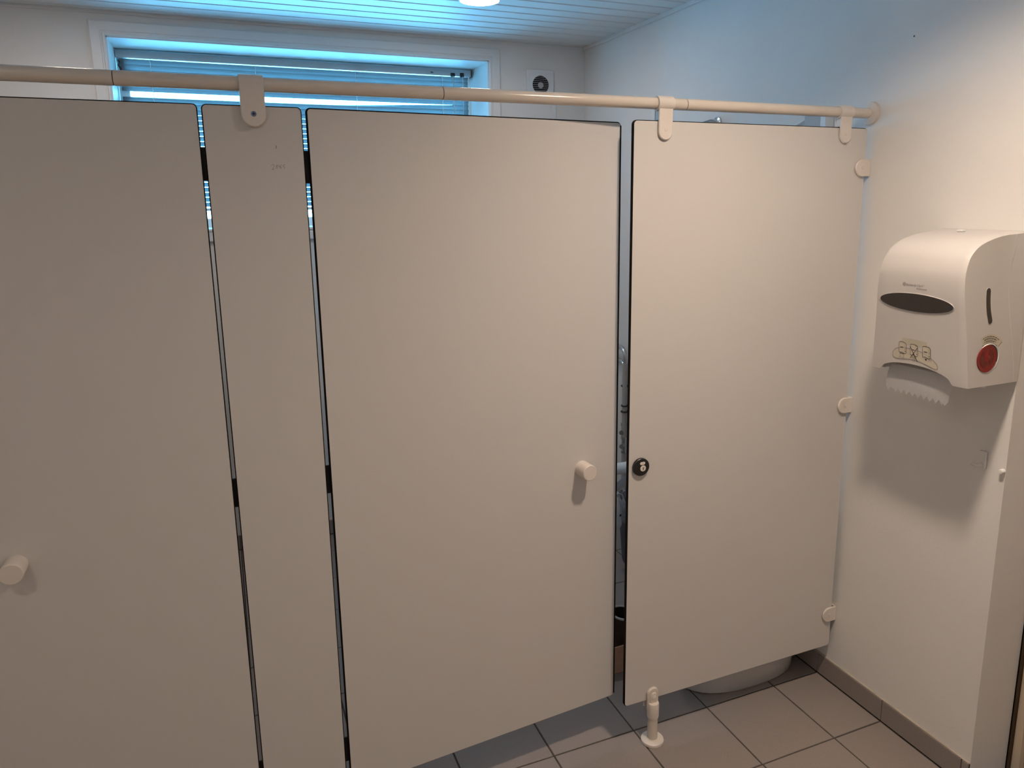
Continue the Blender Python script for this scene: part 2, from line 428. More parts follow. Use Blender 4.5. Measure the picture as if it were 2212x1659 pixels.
def slat_bm(i):
    z = 2.462-i*pitch; b = new(); nx = 24; nw = 4; V = []
    for ix in range(nx+1):
        t = ix/nx; x = hx0+.012+(hx1-hx0-.028)*t
        tilt = -math.radians(61 if i < 5 else (60-1.5*(i-5) if i < 10 else 49))
        if i == 6: tilt = -math.radians(62-70*min(1, max(0, (.98-t)/.45)))      # one slat caught lying flat
        zz = z-(.002*math.sin(PI*t))
        if i == 6: zz -= .0125*min(1, max(0, (.98-t)/.45))
        if i == 5: zz += .003*min(1, max(0, (.98-t)/.45))
        row = []
        for k in range(nw+1):
            s = (k/nw-.5)*sw; c = .0022*(1-(2*k/nw-1)**2)
            # room-side edge stands up
            yy = s*math.cos(tilt)+c*math.sin(tilt)*-1; z_ = s*math.sin(tilt)+c*math.cos(tilt)
            row.append(b.verts.new((x, YBL+yy, zz+z_)))
        V.append(row)
    for a, c in zip(V, V[1:]):
        for k in range(nw): b.faces.new((a[k], c[k], c[k+1], a[k+1]))
    bmesh.ops.solidify(b, geom=b.faces[:], thickness=.0004)
    return b
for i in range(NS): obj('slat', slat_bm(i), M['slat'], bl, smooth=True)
zb_ = 2.462-NS*pitch
obj('bottom_rail', B(hx0+.012, hx1-.016, YBL-.013, YBL+.013, zb_-.008, zb_+.006, bev=.002, seg=1), M['headrail'], bl)
for xc in (-.235, .243, .745, 1.222):
    b = new()
    for dy in (-.0145, .0145):
        pts = [(xc+.0012*(-1)**k, YBL+dy, 2.478-k*pitch/2) for k in range(2*NS+1)]
        tube(b, pts, .0011, 5)
    for k in range(NS): tube(b, [(xc, YBL-.0145, 2.458-k*pitch-.011), (xc, YBL+.0145, 2.458-k*pitch+.011)], .0006, 4)
    obj('ladder_cord', b, M['cord'], bl)
obj('tilt_wand', tube(new(), [(1.283, YBL-.022, 2.476), (1.284, YBL-.024, 2.0), (1.286, YBL-.024, 1.85)], .0030, 8), M['headrail'], bl)
pts = [(1.372+.003*math.sin(k*1.7), YBL-.020+.002*math.cos(k*1.3), 2.478-k*.012) for k in range(46)]
obj('pull_cord', tube(new(), pts, .0024, 6), M['cord'], bl)
pts = [(1.338+.001*math.sin(k*1.1), YBL-.021, 2.476-k*.02) for k in range(30)]
obj('pull_cord', tube(new(), pts, .0011, 5), M['cord'], bl)
pts = [(-.373, YBL-.016, 2.468), (-.366, YBL-.019, 2.455), (-.371, YBL-.019, 2.44), (-.363, YBL-.019, 2.425), (-.366, YBL-.019, 2.405), (-.360, YBL-.019, 2.392)]
obj('loose_cord_end', tube(new(), pts, [.002, .004, .0035, .005, .0045, .004], 6), M['red_brown'], bl, label='frayed dark red cord at the blind edge')

# ------------------------------------------------------------------ cubicle panels
ZT, ZB = 2.0038, .149; TH = .013
def hinge(parent, x, z0, z1, piv_side):
    obj('hinge', box(B(x-.011, x+.011, TH+.0005, TH+.009, z0, z1, bev=.002, seg=1), x-.03, x+.03, TH+.001, TH+.005, z0+.008, z1-.008), M['dark_steel'], parent)
def knob(x, y, z, parent):
    return obj('knob', lathe(new(), (x, y, z), (0, -1, 0), [(0, 0), (.0240, 0), (.0243, .003), (.0236, .025), (.0246, .046), (.0240, .0485), (.0225, .0498), (0, .0502)], 40), M['cream'], parent, smooth=True)
# left door, closed
DLX0, DLX1 = -.610, -.0203
dl = thing('cubicle_door', 'closed left cubicle door with round knob at its left edge', 'door', (DLX1, 0, ZB))
obj('door_leaf', slab(new(), rrect(DLX0, DLX1, ZB, ZT, .011), 0, TH), [M['panel'], M['core']], dl)
knob(-.4855, 0, .9890, dl)
for z0, z1 in ((1.836, 1.911), (1.040, 1.115), (.235, .310)): hinge(dl, -.0165, z0, z1, 1)
# panel left of it
fp = thing('fixed_panel', 'off-white fixed panel at the far left end of the cubicle front', 'partition', (-.95, 0, ZB))
obj('panel_board', slab(new(), rrect(XL+.014, DLX0-.008, ZB, ZT, .011), 0, TH), [M['panel'], M['core']], fp)
# narrow pilaster
PX0, PX1 = -.0128, .2035
pp = thing('pilaster', 'narrow fixed panel between the two doors, with pencilled numbers', 'partition', (.095, 0, ZB))
obj('panel_board', slab(new(), rrect(PX0, PX1, ZB, ZT, .011), 0, TH), [M['panel'], M['core']], pp)
strokes = [[(.1266, 1.8695), (.1291, 1.8727), (.1322, 1.873), (.1333, 1.8701), (.1313, 1.8656), (.1282, 1.861), (.1301, 1.861), (.1336, 1.8624)],
 [(.1415, 1.8708), (.1388, 1.8719), (.137, 1.8702), (.139, 1.8679), (.1408, 1.8656), (.1387, 1.8636), (.1365, 1.8644), (.1379, 1.8673), (.1415, 1.8708)],
 [(.1444, 1.8725), (.143, 1.8688), (.1446, 1.8671), (.1481, 1.8697)], [(.1495, 1.8731), (.1469, 1.8688), (.1461, 1.8645), (.1483, 1.8637), (.1495, 1.8657), (.1474, 1.8668)],
 [(.1527, 1.8709), (.153, 1.8674), (.1559, 1.8677), (.1568, 1.8657), (.1544, 1.8634)], [(.1527, 1.8709), (.1582, 1.8723)]]
b = new()
for s in strokes: ribbon(b, [(x, 0, z) for x, z in s], .0007, (0, -1, 0))
obj('handwritten_number', b, M['pencil'], pp, label='small pencilled number 2865')
obj('pencil_tick', ribbon(new(), [(.141, 0, 1.9163), (.1413, 0, 1.9129), (.1401, 0, 1.9086)], .0013, (0, -1, 0)), M['pencil'], pp, label='short pencil stroke')
# divider between the two cubicles
dv = thing('dividing_panel', 'off-white dividing panel running back behind the narrow pilaster', 'partition', (.095, 1.0, ZB))
obj('panel_board', B(.0885, .1015, TH+.004, YB-.02, ZB, ZT-.002, bev=.002, seg=1), M['panel'], dv)
obj('wall_channel', B(.080, .110, YB-.026, YB-.0165, ZB-.02, ZT-.01, bev=.002, seg=1), M['cream'], dv)
# middle door, ajar inwards
ANG = math.radians(4.4); HP = (.2130, 0, 0)
DMX0, DMX1 = .2130, 1.0990
dm = thing('cubicle_door', 'middle cubicle door standing slightly ajar, knob at its right edge', 'door', (DMX0, 0, ZB))
obj('door_leaf', rotz(slab(new(), rrect(DMX0, DMX1, ZB, ZT, .011), 0, TH, .0034), ANG, HP), [M['panel'], M['core']], dm)
obj('edge_strip', rotz(B(DMX1-.0046, DMX1+.0002, -.0006, TH-.001, ZB+.010, ZT-.010), ANG, HP), M['core'], dm, label='thin black edge strip')
kx = .757
kp = Vector((DMX0+kx*math.cos(ANG), kx*math.sin(ANG), .9775))
obj('knob', rotz(lathe(new(), (DMX0+kx, 0, .9775), (0, -1, 0), [(0, 0), (.0240, 0), (.0243, .003), (.0236, .025), (.0246, .046), (.0240, .0485), (.0225, .0498), (0, .0502)], 40), ANG, HP), M['cream'], dm, smooth=True)
for z0, z1 in ((1.830, 1.906), (1.039, 1.115), (.235, .310)): hinge(dm, .2085, z0, z1, 1)
# right fixed panel
FX0, FX1 = 1.0968, 1.9699
fr_ = thing('fixed_panel', 'wide fixed panel by the right wall, with black lock plate', 'partition', (1.53, 0, ZB))
obj('panel_board', slab(new(), rrect(FX0, FX1, ZB, ZT, .013), 0, TH), [M['panel'], M['core']], fr_)
lk = (1.1390, 0, .9765)
lo = obj('lock_plate', lathe(new(), lk, (0, -1, 0), [(0, -.0003), (.0275, -.0003), (.0285, .002), (.0282, .0085), (.0268, .010), (0, .0102)], 48), M['black'], fr_, smooth=True, label='round black lock plate')
b = new(); slab(b, rrect(lk[0]-.009+.003, lk[0]+.009+.003, lk[2]+.0080, lk[2]+.0172, .0044), -.0112, -.0100, .0003, 0, 0)
sub('indicator_window', b, M['cream'], lo)
b = lathe(new(), (lk[0]+.005, 0, lk[2]-.0035), (0, -1, 0), [(0, .0098), (.0098, .0098), (.0096, .0113), (0, .0115)], 28)
sub('lock_barrel', b, M['cream'], lo)
b = new(); slab(b, rrect(lk[0]+.0038, lk[0]+.0062, lk[2]-.0095, lk[2]+.0005, .0011), -.0118, -.0114, .0001, 0, 0)
box(b, lk[0]+.0030, lk[0]+.0070, -.0118, -.0114, lk[2]-.0045, lk[2]-.0020)
sub('key_slot', b, M['joint'], lo)

# ------------------------------------------------------------------ overhead rail
ZR, YR, RR = 2.0505, .0065, .0162
rl = thing('overhead_rail', 'cream round tube running along the top of the cubicle front', 'rail', (.5, YR, ZR))
js = [XL+.004, -.1802, .5479, 1.2708, XR-.004]
for a, b_ in zip(js, js[1:]):
    b = lathe(new(), (a+.0006, YR, ZR), (1, 0, 0), [(0, 0), (RR-.001, 0), (RR, .001), (RR, b_-a-.0022), (RR-.001, b_-a-.0012), (0, b_-a-.0012)], 40)
    obj('tube_section', b, M['nylon'], rl, smooth=True)
for j in js[1:-1]: obj('joint_line', cyl(new(), (j-.0007, YR, ZR), (j+.0007, YR, ZR), RR-.0006, n=32), M['joint'], rl)
obj('wall_flange', lathe(new(), (XR-.0003, YR, ZR), (-1, 0, 0), [(0, 0), (.0365, 0), (.0365, .004), (.034, .009), (.022, .013), (.019, .0145), (.0162, .0145), (.0162, .010)], 48), M['cream'], rl, smooth=True, label='glossy cream wall flange at the tube end')
# rail clamps
def clamp(x, zbot, label, screw=False):
    t = thing('rail_clamp', label, 'bracket', (x, 0, ZR), 'clamps hooking the panels to the overhead tube'); h = .0265; hw = h
    b = lathe(new(), (x-h, YR, ZR), (1, 0, 0), [(RR+.0004, 0), (RR+.004, 0), (RR+.005, .0012), (RR+.005, 2*h-.0012), (RR+.004, 2*h), (RR+.0004, 2*h)], 40)
    obj('clamp_ring', b, M['cream'], t, smooth=True)
    ht = h if screw else h*.86; yt = -.0152 if screw else -.0085; ztop = ZR+.004 if screw else ZR-.008
    poly = arc((x, zbot+ht), ht, 180, 360, 16)+[(x+ht, ztop), (x-ht, ztop)]
    tg = obj('front_tongue', slab(new(), poly, yt, -.0006, .0018, 0, 0), M['cream'], t)
    obj('rear_tongue', slab(new(), poly, TH+.0006, TH+.0075, .0015, 0, 0), M['cream'], t)
    # web between ring and tongues
    obj('clamp_web', box(new(), x-ht+.001, x+ht-.001, -.004, TH+.004, ZT+.001, ZR-RR+.001), M['cream'], t)
    zc = zbot+.028
    if screw:
        sc = lathe(new(), (x, 0, zc), (0, -1, 0), [(0, .0150), (.0062, .0150), (.0062, .0158), (.0048, .0162), (0, .0162)], 24)
        s_ = sub('screw', sc, M['steel_screw'], tg, label='steel cross-head screw')
        b = new(); box(b, x-.0036, x+.0036, -.0166, -.0161, zc-.0008, zc+.0008); box(b, x-.0008, x+.0008, -.0166, -.0161, zc-.0036, zc+.0036)
        # the cross belongs to the screw's own mesh level: joined to it
        ob = bpy.data.meshes.new('x'); b.to_mesh(ob); b.free()
        b2 = new(); b2.from_mesh(s_.data); n0 = len(b2.faces); b2.from_mesh(ob); b2.faces.ensure_lookup_table()
        bmesh.ops.translate(b2, verts=[v for f in b2.faces[n0:] for v in f.verts] and list({v for f in b2.faces[n0:] for v in f.verts}), vec=-ORG[s_.name])
        for f in b2.faces[n0:]: f.material_index = 1
        b2.to_mesh(s_.data); b2.free(); s_.data.materials.append(M['black'])
    else:
        sub('screw_cap', lathe(new(), (x, 0, zc), (0, -1, 0), [(0, .0080), (.0052, .0080), (.0052, .0088), (.0042, .0094), (0, .0097)], 20), M['cream'], tg, smooth=True)
clamp(.0965, 1.9555, 'cream tube clamp with an exposed steel screw on the narrow pilaster', True)
clamp(1.1985, 1.9500, 'cream tube clamp above the left corner of the right panel, beside the gap')
clamp(1.8700, 1.9545, 'cream tube clamp nearest the right wall, beside the tube flange')
# wall brackets
def wall_bracket(z, label):
    t = thing('wall_bracket', label, 'bracket', (XR, 0, z), 'brackets fixing the right panel to the wall'); h = .0275
    poly = [(XR-.0006, z-h+.002), (XR-.0006, z+h-.002), (XR-.0026, z+h)]+arc((XR-.034, z), h, 90, 270, 16)+[(XR-.0026, z-h)]
    f = obj('front_plate', slab(new(), poly, -.0085, -.0006, .0018, 0, 0), M['cream'], t)
    obj('wall_plate', B(XR-.0055, XR-.0003, -.0005, .030, z-h+.001, z+h-.001, bev=.001, seg=1), M['cream'], t)
    sub('screw_cap', lathe(new(), (XR-.033, 0, z), (0, -1, 0), [(0, .0080), (.0055, .0080), (.0055, .0088), (.0045, .0094), (0, .0095)], 20), M['cream'], f, smooth=True)
wall_bracket(1.8780, 'cream wall bracket near the top right corner of the right panel')
wall_bracket(1.0765, 'cream wall bracket halfway up the right panel, below the towel dispenser')
wall_bracket(.2800, 'cream wall bracket near the bottom right corner of the right panel')
# support foot
ft = thing('panel_stand', 'cream adjustable foot holding the right panel above the floor tiles', 'foot', (1.2005, -.004, 0))
fx, fy = 1.2005, -.0105
obj('base_flange', lathe(new(), (fx, fy, 0), (0, 0, 1), [(0, .0003), (.0385, .0003), (.0390, .002), (.0375, .009), (.034, .0115), (.0200, .0125), (.0200, .014), (0, .014)], 40), M['cream'], ft, smooth=True)
obj('post', lathe(new(), (fx, fy, 0), (0, 0, 1), [(.0172, .013), (.0172, .110), (0, .110)], 32), M['nylon'], ft, smooth=True)
obj('collar', lathe(new(), (fx, fy, 0), (0, 0, 1), [(.0175, .092), (.0192, .093), (.0200, .098), (.0200, .140), (.0185, .1455), (0, .1475)], 32), M['cream'], ft, smooth=True)
poly = arc((fx, .177), .021, 0, 180, 16)+[(fx-.021, .118), (fx+.021, .118)]
tg = obj('front_tongue', slab(new(), poly, -.0115, -.0007, .003, 0, 0), M['cream'], ft)
obj('rear_tongue', slab(new(), poly, TH+.0007, TH+.007, .002, 0, 0), M['cream'], ft)
obj('slot_ridge', slab(new(), arc((fx, .171), .0125, 0, 180, 12)+[(fx-.0125, .120), (fx+.0125, .120)], -.0165, -.0112, .003, 0, 0), M['cream'], ft)
sub('screw_cap', lathe(new(), (fx, 0, .166), (0, -1, 0), [(0, .0163), (.0075, .0163), (.0070, .0185), (.004, .0200), (0, .0203)], 20), M['cream'], tg, smooth=True)

# ------------------------------------------------------------------ towel dispenser
PF = [(1.284, 1.786), (1.320, 1.7815), (1.360, 1.777), (1.435, 1.767), (1.480, 1.760), (1.520, 1.7535), (1.555, 1.7505), (1.585, 1.7510), (1.612, 1.7580), (1.632, 1.768),
      (1.650, 1.787), (1.663, 1.812), (1.673, 1.845), (1.680, 1.880), (1.686, 1.935), (1.689, 1.970)]
def catmull(P_, n):
    out = []
    for i in range(len(P_)-1):
        p0, p1, p2, p3 = [Vector(P_[max(0, min(len(P_)-1, i+k-1))]) for k in range(4)]
        for j in range(n):
            t = j/n
            out.append(tuple(.5*((2*p1)+(-p0+p2)*t+(2*p0-5*p1+4*p2-p3)*t*t+(-p0+3*p1-3*p2+p3)*t**3)))
    return out+[tuple(P_[-1])]
PF = catmull(PF, 4)
def fxz(z):
    for (a, xa), (b_, xb) in zip(PF, PF[1:]):
        if a <= z <= b_: return xa+(xb-xa)*(z-a)/(b_-a)
    return PF[0][1] if z < PF[0][0] else PF[-1][1]
def yn(z): return -.569+(z-1.284)*.045
def yf_(z): return -.247-(z-1.284)*.12
def arch(y):                                                     # lower edge of the front cover
    c, h = -.408, .118; d = abs(y-c)/h
    return 1.284+(.034*math.sqrt(max(0, 1-d*d)) if d < 1 else 0)
td = thing('towel_dispenser', 'white wall dispenser with smoked oval window and red dial on right wall', 'dispenser', (XR, -.418, 1.28))
b = new(); ny = 30; grid = []
for iy in range(ny+1):
    t = iy/ny
    t2 = t
    colv = []
    for k, (z, x_) in enumerate(PF):
        y = yn(z)+(yf_(z)-yn(z))*t2
        edge = min(t, 1-t)*abs(yf_(z)-yn(z)); rr = .008 if t < .5 else .016
        dx = rr-math.sqrt(max(0, rr*rr-(rr-edge)**2)) if edge < rr else 0
        zz = z
        if k == 0: zz = arch(y)
        elif z < arch(y)+.0011*k: zz = arch(y)+.0011*k
        colv.append(b.verts.new((fxz(zz)+dx*(.8 if t > .5 else .6), y, zz)))
    grid.append(colv)
for a, c in zip(grid, grid[1:]):
    for k in range(len(PF)-1): b.faces.new((a[k], c[k], c[k+1], a[k+1]))
# sides
def ysf(x, y): return y+(-.5690-y)*max(0, (x-1.915)/(XR-.0015-1.915))
def side(colv, yfun, far):
    prev = None
    for k, v in enumerate(colv):
        z = v.co.z; n_ = 8; row = [v]
        for j in range(1, n_+1):
            x = v.co.x+(XR-.0015-v.co.x)*j/n_; row.append(b.verts.new((x, ysf(x, v.co.y) if not far else v.co.y, z)))
        if prev:
            for j in range(n_):
                q = (prev[j], prev[j+1], row[j+1], row[j])
                b.faces.new(q if far else q[::-1])
        prev = row
side(grid[0], yn, False); side(grid[-1], yf_, True)
# top closing strip to the wall
tp = [g[-1] for g in grid]
bk = [b.verts.new((XR-.0015, v.co.y, v.co.z+.0015)) for v in tp]
for k in range(ny): b.faces.new((tp[k], tp[k+1], bk[k+1], bk[k]))
bmesh.ops.remove_doubles(b, verts=b.verts, dist=1e-5); bmesh.ops.recalc_face_normals(b, faces=b.faces)
cov = obj('cover', b, M['dispenser'], td, smooth=True, sharp=40)
# dark-less inner body: floor of the casing with the paper throat
b = new(); box(b, 1.800, XR-.002, -.564, -.545, 1.286, 1.300); box(b, 1.800, XR-.002, -.290, -.272, 1.286, 1.300); box(b, 1.872, XR-.002, -.564, -.272, 1.284, 1.300)
obj('bottom_plate', b, M['dispenser'], td)
b = new(); V = []
for k in range(9):
    a = k/8; x = 1.790+.085*a; z = 1.322-.030*a*a-.008*a
    V.append([b.verts.new((x+.002, -.560, z)), b.verts.new((x+.002, -.275, z))])
for a, c in zip(V, V[1:]): b.faces.new((a[0], c[0], c[1], a[1]))
bmesh.ops.solidify(b, geom=b.faces[:], thickness=.002)
obj('paper_throat', b, M['dispenser'], td, smooth=True)
obj('latch_nub', lathe(new(), (1.871, -.553, 1.286), (0, 0, -1), [(0, 0), (.0075, 0), (.0065, .008), (.003, .011), (0, .0115)], 16), M['white_plastic'], td, smooth=True)
obj('top_button', B(1.925, 1.938, -.405, -.385, 1.6855, 1.6915, bev=.002), M['white_plastic'], td)
# seam on the near side
pts = catmull([(1.929, 1.6845), (1.930, 1.655), (1.923, 1.615), (1.918, 1.575), (1.920, 1.530), (1.929, 1.470), (1.944, 1.40), (1.958, 1.33), (1.966, 1.290)], 4)
b = new(); ribbon(b, [(x, ysf(x, yn(z))-.0016, z) for x, z in pts], .0012, (0, -1, 0))
obj('cover_seam', b, M['white_plastic'], td, label='pale seam line on the near side')
# decals on the front
def onf(y, z, lift=.0005): return Vector((fxz(z)-lift, y, z))
FN = Vector((-1, 0, .10)).normalized()
def fpoly(pts, lift=.0006):
    b = new(); vs = [b.verts.new(onf(y, z, lift)) for y, z in pts]; b.faces.new(vs)
    return b
def ellipse_grid(yc, zc, ry, rz, lift, power=2.0):
    b = new(); n = 56; cen = b.verts.new(onf(yc, zc, lift)); rings = []
    for q in (.33, .66, 1):
        rings.append([b.verts.new(onf(yc+ry*q*math.cos(2*PI*k/n), zc+rz*q*math.sin(2*PI*k/n), lift)) for k in range(n)])
    for k in range(n):
        k2 = (k+1) % n; b.faces.new((cen, rings[0][k], rings[0][k2]))
        for r0, r1 in zip(rings, rings[1:]): b.faces.new((r0[k], r1[k], r1[k2], r0[k2]))
    bmesh.ops.recalc_face_normals(b, faces=b.faces); return b
OY, OZ = -.4130, 1.4965
b = ellipse_grid(OY, OZ, .1165, .0245, .0022)
r_ = bmesh.ops.solidify(b, geom=b.faces[:], thickness=-.0015)
obj('viewing_window', b, M['smoked'], td, smooth=True, label='smoked oval window')
n = 72; b = new()
tube(b, [onf(OY+.1178*math.cos(2*PI*k/n), OZ+.0257*math.sin(2*PI*k/n), .0008) for k in range(n+1)], .0009, 6, cap=False)
obj('window_rim', b, M['dispenser'], td, smooth=True)
# logo
def text_bm(txt, size, shear=0.0):
    cu = bpy.data.curves.new('t', 'FONT'); cu.body = txt; cu.size = size; cu.shear = shear; cu.resolution_u = 2
    o = bpy.data.objects.new('t', cu); COL.objects.link(o)
    dg = bpy.context.evaluated_depsgraph_get(); me = bpy.data.meshes.new_from_object(o.evaluated_get(dg))
    bpy.data.objects.remove(o); b = new(); b.from_mesh(me)
    return b
def put_text(b, y0, z0, width, lift=.0006, zscale=1.0, squash=None):
    xs = [v.co.x for v in b.verts]; W = max(xs)-min(xs); s = width/W; m0 = min(xs)
    for v in b.verts: v.co = onf(y0-(v.co.x-m0)*s, z0+v.co.y*s*zscale, lift)
    bmesh.ops.recalc_face_normals(b, faces=b.faces); return b
Y_OFF = .006
obj('maker_lettering', put_text(text_bm('Kimberly-Clark*', .01, .25), -.3905+Y_OFF, 1.5420, .0570, zscale=1.05), M['grey_ink'], td, label='small grey printed name above the oval window')
obj('maker_lettering', put_text(text_bm('Professional', .01, .2), -.4230+Y_OFF, 1.5340, .0330), M['grey_ink'], td, label='small grey printed word under the name')
b = new(); lc = (-.3835+Y_OFF, 1.5457)
for s_, r0 in ((0, .0052), (0, .0030)):
    ribbon(b, [onf(lc[0]+r0*math.cos(2*PI*k/20), lc[1]+r0*math.sin(2*PI*k/20), .0004) for k in range(21)], .0008, FN, .0002)
ribbon(b, [onf(lc[0]+.004, lc[1]-.001, .0004), onf(lc[0], lc[1]+.0012, .0004), onf(lc[0]-.004, lc[1]+.0002, .0004)], .0012, FN, .0002)
obj('maker_emblem', b, M['pale_ink'], td, label='faint round grey emblem')
# pictogram sticker
def smooth_closed(P_, n=6):
    out = []; N = len(P_)
    for i in range(N):
        p0, p1, p2, p3 = [Vector(P_[(i+k-1) % N]) for k in range(4)]
        for j in range(n):
            t = j/n
            out.append(tuple(.5*((2*p1)+(-p0+p2)*t+(2*p0-5*p1+4*p2-p3)*t*t+(-p0+3*p1-3*p2+p3)*t**3)))
    return out
DY = .003
bean = smooth_closed([(-.3375, 1.3380), (-.3430, 1.3500), (-.3580, 1.3590), (-.3800, 1.3625), (-.4100, 1.3615), (-.4400, 1.3570), (-.4620, 1.3470), (-.4800, 1.3350), (-.4850, 1.3230), (-.4780, 1.3185),
    (-.4600, 1.3230), (-.4350, 1.3295), (-.4100, 1.3325), (-.3850, 1.3310), (-.3600, 1.3270), (-.3430, 1.3285)])
bean = [(y+DY, z) for y, z in bean]
st = obj('sticker', fpoly(bean, .0005), M['sticker'], td, label='yellowed bean-shaped instruction sticker')
b = new(); ribbon(b, [onf(y, z, .0007) for y, z in bean+[bean[0]]], .0016, FN, .0001)
sub('sticker_outline', b, M['pale_ink'], st)
obj('sticker', fpoly([(-.371+DY, 1.3905), (-.395+DY, 1.3915), (-.420+DY, 1.3915), (-.450+DY, 1.3895), (-.452+DY, 1.3720), (-.420+DY, 1.3740), (-.395+DY, 1.3730), (-.369+DY, 1.3700)], .0004), M['sticker_pale'], td, label='faded yellow lettering block above the pictograms')
def mini(yc, z0, crossed=False, hands=0):
    """a drawing of the dispenser itself: outline, oval, side, paper and hands"""
    P_ = lambda y, z: onf(yc+y+DY, z0+z, .0009)
    W, H_ = .0125, .031
    b = new()
    out = [(W, .000), (W, .022), (W*.92, .029), (W*.6, H_), (0, H_+.0005), (-W*.6, H_-.0008), (-W*.92, .027), (-W, .021), (-W, .001), (-W*.8, -.002), (-W*.35, -.002), (W*.2, .001), (W*.7, .0), (W, .0)]
    bf = fpoly([(yc+y+DY, z0+z) for y, z in out[:-1]], .0008)
    s0 = sub('drawing_ground', bf, M['sticker'], st)
    ribbon(b, [P_(y, z) for y, z in out], .0011, FN)
    ribbon(b, [P_(-.0068, .001), P_(-.0068, .022), P_(-.0055, .0285)], .0004, FN)
    ribbon(b, [P_(-.0095, .010), P_(-.0095, .017)], .0008, FN); ribbon(b, [P_(-.0092, .0025), P_(-.0092, .006)], .0018, FN)
    el = [P_(.0028+.0065*math.cos(a*PI/8), .0150+.0014*math.sin(a*PI/8)) for a in range(16)]
    fv = [b.verts.new(p) for p in el]; b.faces.new(fv)
    if hands == 0:
        ribbon(b, [P_(.009, -.001), P_(.009, -.016)], .0006, FN); ribbon(b, [P_(-.004, -.003), P_(-.004, -.018)], .0006, FN)
        for y in (.0105, .006, .002, -.002): ribbon(b, [P_(y, -.0125), P_(y+.001, -.0195)], .0006, FN)
        ribbon(b, [P_(.009, -.0025), P_(-.004, -.0035)], .0016, FN)
    if hands == 1:
        for z in (-.006, -.009, -.012): ribbon(b, [P_(.006, z+.001), P_(.000, z+.002), P_(-.005, z)], .0006, FN)
        ribbon(b, [P_(.005, -.013), P_(.0035, -.0185)], .0006, FN); ribbon(b, [P_(-.001, -.0125), P_(-.0035, -.0165), P_(.002, -.0195)], .0006, FN)
        ribbon(b, [P_(.0125, .0240), P_(-.0110, -.0165)], .0017, FN); ribbon(b, [P_(-.0125, .0250), P_(.0125, -.0100)], .0017, FN)
    if hands == 2:
        fv = [b.verts.new(P_(*q)) for q in ((.0040, -.0030), (.0015, -.0050), (-.0010, -.0030), (-.0012, -.0058), (.0012, -.0105), (.0050, -.0060))]
        b.faces.new(fv)
        ribbon(b, [P_(-.0095, .0010), P_(-.0095, -.004), P_(-.0115, -.008)], .0006, FN); ribbon(b, [P_(-.0135, .0010), P_(-.0140, -.004), P_(-.0145, -.010)], .0006, FN)
    bmesh.ops.recalc_face_normals(b, faces=b.faces)
    sub('pictogram', b, M['ink'], st, label=['drawing of the dispenser with hands pulling paper', 'drawing of the dispenser crossed out', 'drawing of the dispenser with a down arrow'][hands])
mini(-.3720, 1.3470, hands=0); mini(-.4100, 1.3455, True, 1); mini(-.4500, 1.3465, hands=2)
# near-side details
YN = lambda z: yn(z)
cl_ = catmull([(1.8440, 1.5390), (1.8450, 1.5150), (1.8490, 1.4880), (1.8575, 1.4600)], 6)
def capsule(c_, r):
    L_, R_ = [], []
    for i, p in enumerate(c_):
        t = (Vector(c_[min(i+1, len(c_)-1)])-Vector(c_[max(i-1, 0)])).normalized(); n_ = Vector((-t.y, t.x))
        L_.append(tuple(Vector(p)+n_*r)); R_.append(tuple(Vector(p)-n_*r))
    def cap(c, a0):
        return [(c[0]+r*math.cos(a0+PI*k/8), c[1]+r*math.sin(a0+PI*k/8)) for k in range(1, 8)]
    t1 = Vector(c_[-1])-Vector(c_[-2]); a1 = math.atan2(t1.y, t1.x); t0 = Vector(c_[1])-Vector(c_[0]); a0 = math.atan2(t0.y, t0.x)
    return R_+cap(c_[-1], a1-PI/2)+L_[::-1]+cap(c_[0], a0+PI/2)
def yplane(pts, lift): return [(x, yn(z)-lift, z) for x, z in pts]
sl = capsule(cl_, .0082)
obj('side_slot', flat(new(), yplane(sl, .0001), (0, -.0009, 0)), M['smoked'], td, label='narrow dark window on the near side')
b = new(); tube(b, yplane(sl+[sl[0]], .0004), .0006, 6, cap=False); obj('slot_rim', b, M['dispenser'], td, smooth=True)
dc = (1.8592, yn(1.359), 1.3592)
obj('dial_ring', lathe(new(), dc, (0, -1, 0), [(.0405, -.0002), (.0405, .0012), (.0392, .0022), (.0380, .0012), (.0380, -.0002)], 48), M['white_plastic'], td, smooth=True)
obj('dial_recess', lathe(new(), dc, (0, -1, 0), [(0, .0002), (.0382, .0002), (.0382, .0005), (0, .0006)], 48), M['black'], td)
dd = (1.8535, yn(1.359), 1.3592)
b = lathe(new(), dd, (0, -1, 0), [(.0372, .0006), (.0372, .0026), (.0364, .0032), (.0330, .0032), (.0300, .0026), (.012, .0024), (.0105, .0030), (.0095, .0032), (0, .0032)], 48)
dial = obj('dial', b, M['red'], td, smooth=True, label='round red dial')
for s_ in (0, PI):
    b = new(); pts = []
    for k in range(9):
        a = s_+math.radians(-50+k*16); pts.append((dd[0]+.0265*math.cos(a), dd[1]-.0029, dd[2]+.0265*math.sin(a)))
    pts.append((dd[0]+.011*math.cos(s_+1.2), dd[1]-.0029, dd[2]+.011*math.sin(s_+1.2)))
    pts.append((dd[0]+.011*math.cos(s_-.6), dd[1]-.0029, dd[2]+.011*math.sin(s_-.6)))
    flat(b, pts, (0, .0008, 0)); sub('finger_scoop', b, M['red_dark'], dial)
